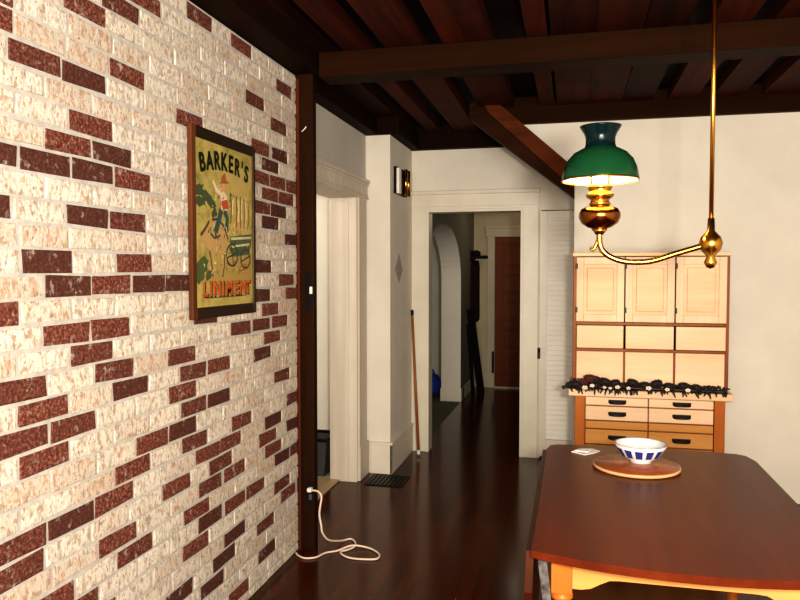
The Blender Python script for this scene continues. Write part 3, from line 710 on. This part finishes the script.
def apron(x0, x1, y0, y1, alongx):
    pts = []; a0, a1 = (x0, x1) if alongx else (y0, y1)
    n = 24
    for i in range(n + 1):
        s = i / n; e = min(s, 1 - s) * (a1 - a0)
        zb = .612 if e < .03 else (.612 + .036 * (1 - math.cos(min(1, (e - .03) / .09) * math.pi)) / 2)
        pts.append((a0 + (a1 - a0) * s, zb))
    pts += [(a1, .726), (a0, .726)]
    MB().prism(pts, 'y' if alongx else 'x', y0 if alongx else x0, y1 if alongx else x1).build('apron', YELLOW, t)
apron(.009, .644, 2.16, 2.18, True); apron(.009, .644, 3.25, 3.27, True); apron(-.032, -.012, 2.201, 3.229, False); apron(.665, .685, 2.201, 3.229, False)

# on the table
t = thing('round_board', 'round wooden serving board on the table under the blue bowl', 'serving board', (.28, 3.02, TZ))
MB().lathe([(0, TZ + .001), (.165, TZ + .001), (.172, TZ + .006), (.172, TZ + .014), (0, TZ + .014)], (.262, 3.06), 48, cap=False).build('board_rim', BOARDR, t)
MB().lathe([(0, TZ + .0135), (.167, TZ + .0135), (.164, TZ + .017), (0, TZ + .017)], (.262, 3.06), 48, cap=False).build('board_top', BOARDW, t)
t = thing('porcelain_bowl', 'blue and white porcelain bowl on the round board', 'bowl', (.28, 3.08, TZ))
bz = TZ + .0175
MB().lathe([(0, bz), (.045, bz), (.045, bz + .010), (.075, bz + .025), (.098, bz + .060), (.104, bz + .075), (.099, bz + .075), (.092, bz + .06), (.07, bz + .030), (0, bz + .02)], (.282, 3.10), 40, cap=False).build('bowl_body', PORCELAIN, t)
m = MB(); m.lathe([(.0765, bz + .026), (.0995, bz + .061)], (.282, 3.10), 40, cap=False)
for f in list(m.bm.faces)[::3]: m.bm.faces.remove(f)
m.build('blue_pattern', COBALT, t)
MB().lathe([(.0985, bz + .0755), (.1045, bz + .0755)], (.282, 3.10), 40, cap=False).build('blue_rim', COBALT, t)
t = thing('paper_napkin', 'white paper napkin lying on the table left of the board', 'napkin', (.06, 3.3, TZ))
m = MB(); m.prism([(.004, 3.262), (.034, 3.318), (.098, 3.335), (.128, 3.30), (.100, 3.255), (.06, 3.215)], 'z', TZ + .0006, TZ + .004)
m.build('napkin', PAPER, t); MB().prism([(.018, 3.27), (.05, 3.315), (.09, 3.32), (.075, 3.26)], 'z', TZ + .004, TZ + .007).build('folded_flap', PAPER, t)

# ------------------------------------------------------------------ LAMP
LX, LY = .086, 2.45
t = thing('hanging_oil_lamp', 'brass oil lamp chandelier arm with dark green dome shade above the table', 'lamp', (LX + .3, LY, 1.58))
sh = MB().lathe([(.122, 1.848), (.122, 1.858), (.116, 1.888), (.104, 1.915), (.084, 1.937), (.062, 1.949), (.050, 1.955)], (LX, LY), 48, cap=False).build('lamp_shade', GREEN, t)
MB().lathe([(.051, 1.953), (.047, 1.965), (.047, 1.985), (.052, 2.000), (.065, 2.020), (.066, 2.024), (.060, 2.021), (.046, 1.998), (.042, 1.97), (.044, 1.955)], (LX, LY), 40, cap=False).build('shade_collar', GREEND, sh)
MB().lathe([(.119, 1.850), (.112, 1.886), (.100, 1.910), (.080, 1.931), (.058, 1.943), (.046, 1.95)], (LX, LY), 48, cap=False).build('white_lining', GLOW, sh)
MB().lathe([(.120, 1.846), (.1235, 1.846), (.1235, 1.852), (.120, 1.852), (.120, 1.846)], (LX, LY), 48, cap=False).build('shade_rim', BRASS, sh)
MB().lathe([(.024, 1.815), (.030, 1.835), (.033, 1.855), (.028, 1.88), (.020, 1.90), (.018, 1.96)], (LX, LY), 24, cap=False).build('chimney', CHIMNEY, t)
MB().ball((LX, LY, 1.856), .012, (1, 1, 1.7)).build('flame', FLAME, t)
m = MB().lathe([(0, 1.764), (.022, 1.764), (.036, 1.770), (.030, 1.778), (.030, 1.786), (.040, 1.792), (.046, 1.800), (.040, 1.806), (.032, 1.812), (.038, 1.822), (.042, 1.832), (.036, 1.832), (.026, 1.815), (0, 1.812)], (LX, LY), 32, cap=False); bn = m.build('burner', BRASS, t)
MB().lathe([(0, 1.690), (.020, 1.690), (.038, 1.696), (.058, 1.710), (.066, 1.728), (.066, 1.742), (.058, 1.756), (.040, 1.764), (.026, 1.768), (0, 1.768)], (LX, LY), 40, cap=False).build('oil_font', BRASSD, t)
MB().lathe([(0, 1.672), (.012, 1.672), (.018, 1.680), (.026, 1.690), (0, 1.692)], (LX, LY), 24, cap=False).build('font_cup', BRASS, t)
HX = LX + .34
MB().tube([(LX, LY, 1.676), (LX + .001, LY, 1.645), (LX + .012, LY, 1.618), (LX + .042, LY, 1.596), (LX + .09, LY, 1.583), (LX + .16, LY, 1.585), (LX + .24, LY, 1.61), (HX, LY, 1.64)], .0095, 12, sub=6).build('arm', BRASS, t)
MB().tube([(LX - .004, LY, 1.66), (LX - .012, LY, 1.635), (LX - .020, LY, 1.622), (LX - .027, LY, 1.626), (LX - .022, LY, 1.634)], [.004, .006, .005, .004, .002], 8, sub=5).build('scroll', BRASS, t)
MB().lathe([(0, 1.56), (.012, 1.565), (.02, 1.58), (.012, 1.60), (.03, 1.62), (.036, 1.64), (.03, 1.66), (.012, 1.68), (.010, 1.72), (0, 1.72)], (HX, LY), 24, cap=False).build('hub', BRASS, t)
MB().tube([(HX, LY, 1.70), (HX, LY, ZT - .02)], .007).build('rod', BRASS, t)
MB().lathe([(0, ZT - .06), (.015, ZT - .06), (.05, ZT - .02), (.055, ZT + .002), (0, ZT + .002)], (HX, LY), 28, cap=False).build('ceiling_cup', BRASS, t)

# ------------------------------------------------------------------ LIGHTS
def light(name, typ, loc, energy, color=(1, 1, 1), size=.1, sy=None, aim=None):
    L = bpy.data.lights.new(name, typ); L.energy = energy; L.color = color
    if typ == 'AREA':
        L.size = size
        if sy: L.shape = 'RECTANGLE'; L.size_y = sy
    else: L.shadow_soft_size = size
    o = bpy.data.objects.new(name, L); COL.objects.link(o); o.location = loc
    if aim: o.rotation_euler = (Vector(aim) - Vector(loc)).to_track_quat('-Z', 'Y').to_euler()
    return o
light('window_light', 'AREA', (.5, -1.3, 1.7), 225, (1, .915, .815), 2.4, 1.8, (-.3, 5, 1.4))
light('flash', 'AREA', (.24, .05, 1.62), 80, (1, .95, .86), .12, .12, (-.35, 5, 1.35))
light('lamp_bulb', 'POINT', (LX, LY, 1.866), 18, (1, .78, .48), .03)
light('side_room_light', 'POINT', (-2.6, 4.3, 2.2), 28, (1, .97, .94), .3)
light('arch_room_light', 'POINT', (-2.7, 7.6, 2.2), 8, (1, .95, .82), .3)
light('hall_light', 'POINT', (-.5, 8.7, 2.3), 5.5, (1, .86, .66), .2)
w = bpy.data.worlds.new('world'); scene.world = w; w.use_nodes = True
w.node_tree.nodes['Background'].inputs[0].default_value = (1, .94, .85, 1); w.node_tree.nodes['Background'].inputs[1].default_value = .25

# ------------------------------------------------------------------ CAMERA
cd = bpy.data.cameras.new('camera'); cam = bpy.data.objects.new('camera', cd); COL.objects.link(cam)
cd.sensor_fit = 'HORIZONTAL'; cd.sensor_width = 36; cd.lens = F / 800 * 36
cam.location = (0, 0, H); cam.rotation_euler = (math.pi / 2 - PIT, 0, YAW); cd.clip_start = .05
scene.camera = cam
scene.view_settings.view_transform = 'Standard'; scene.view_settings.exposure = 0
scene.view_settings.look = 'Medium High Contrast'
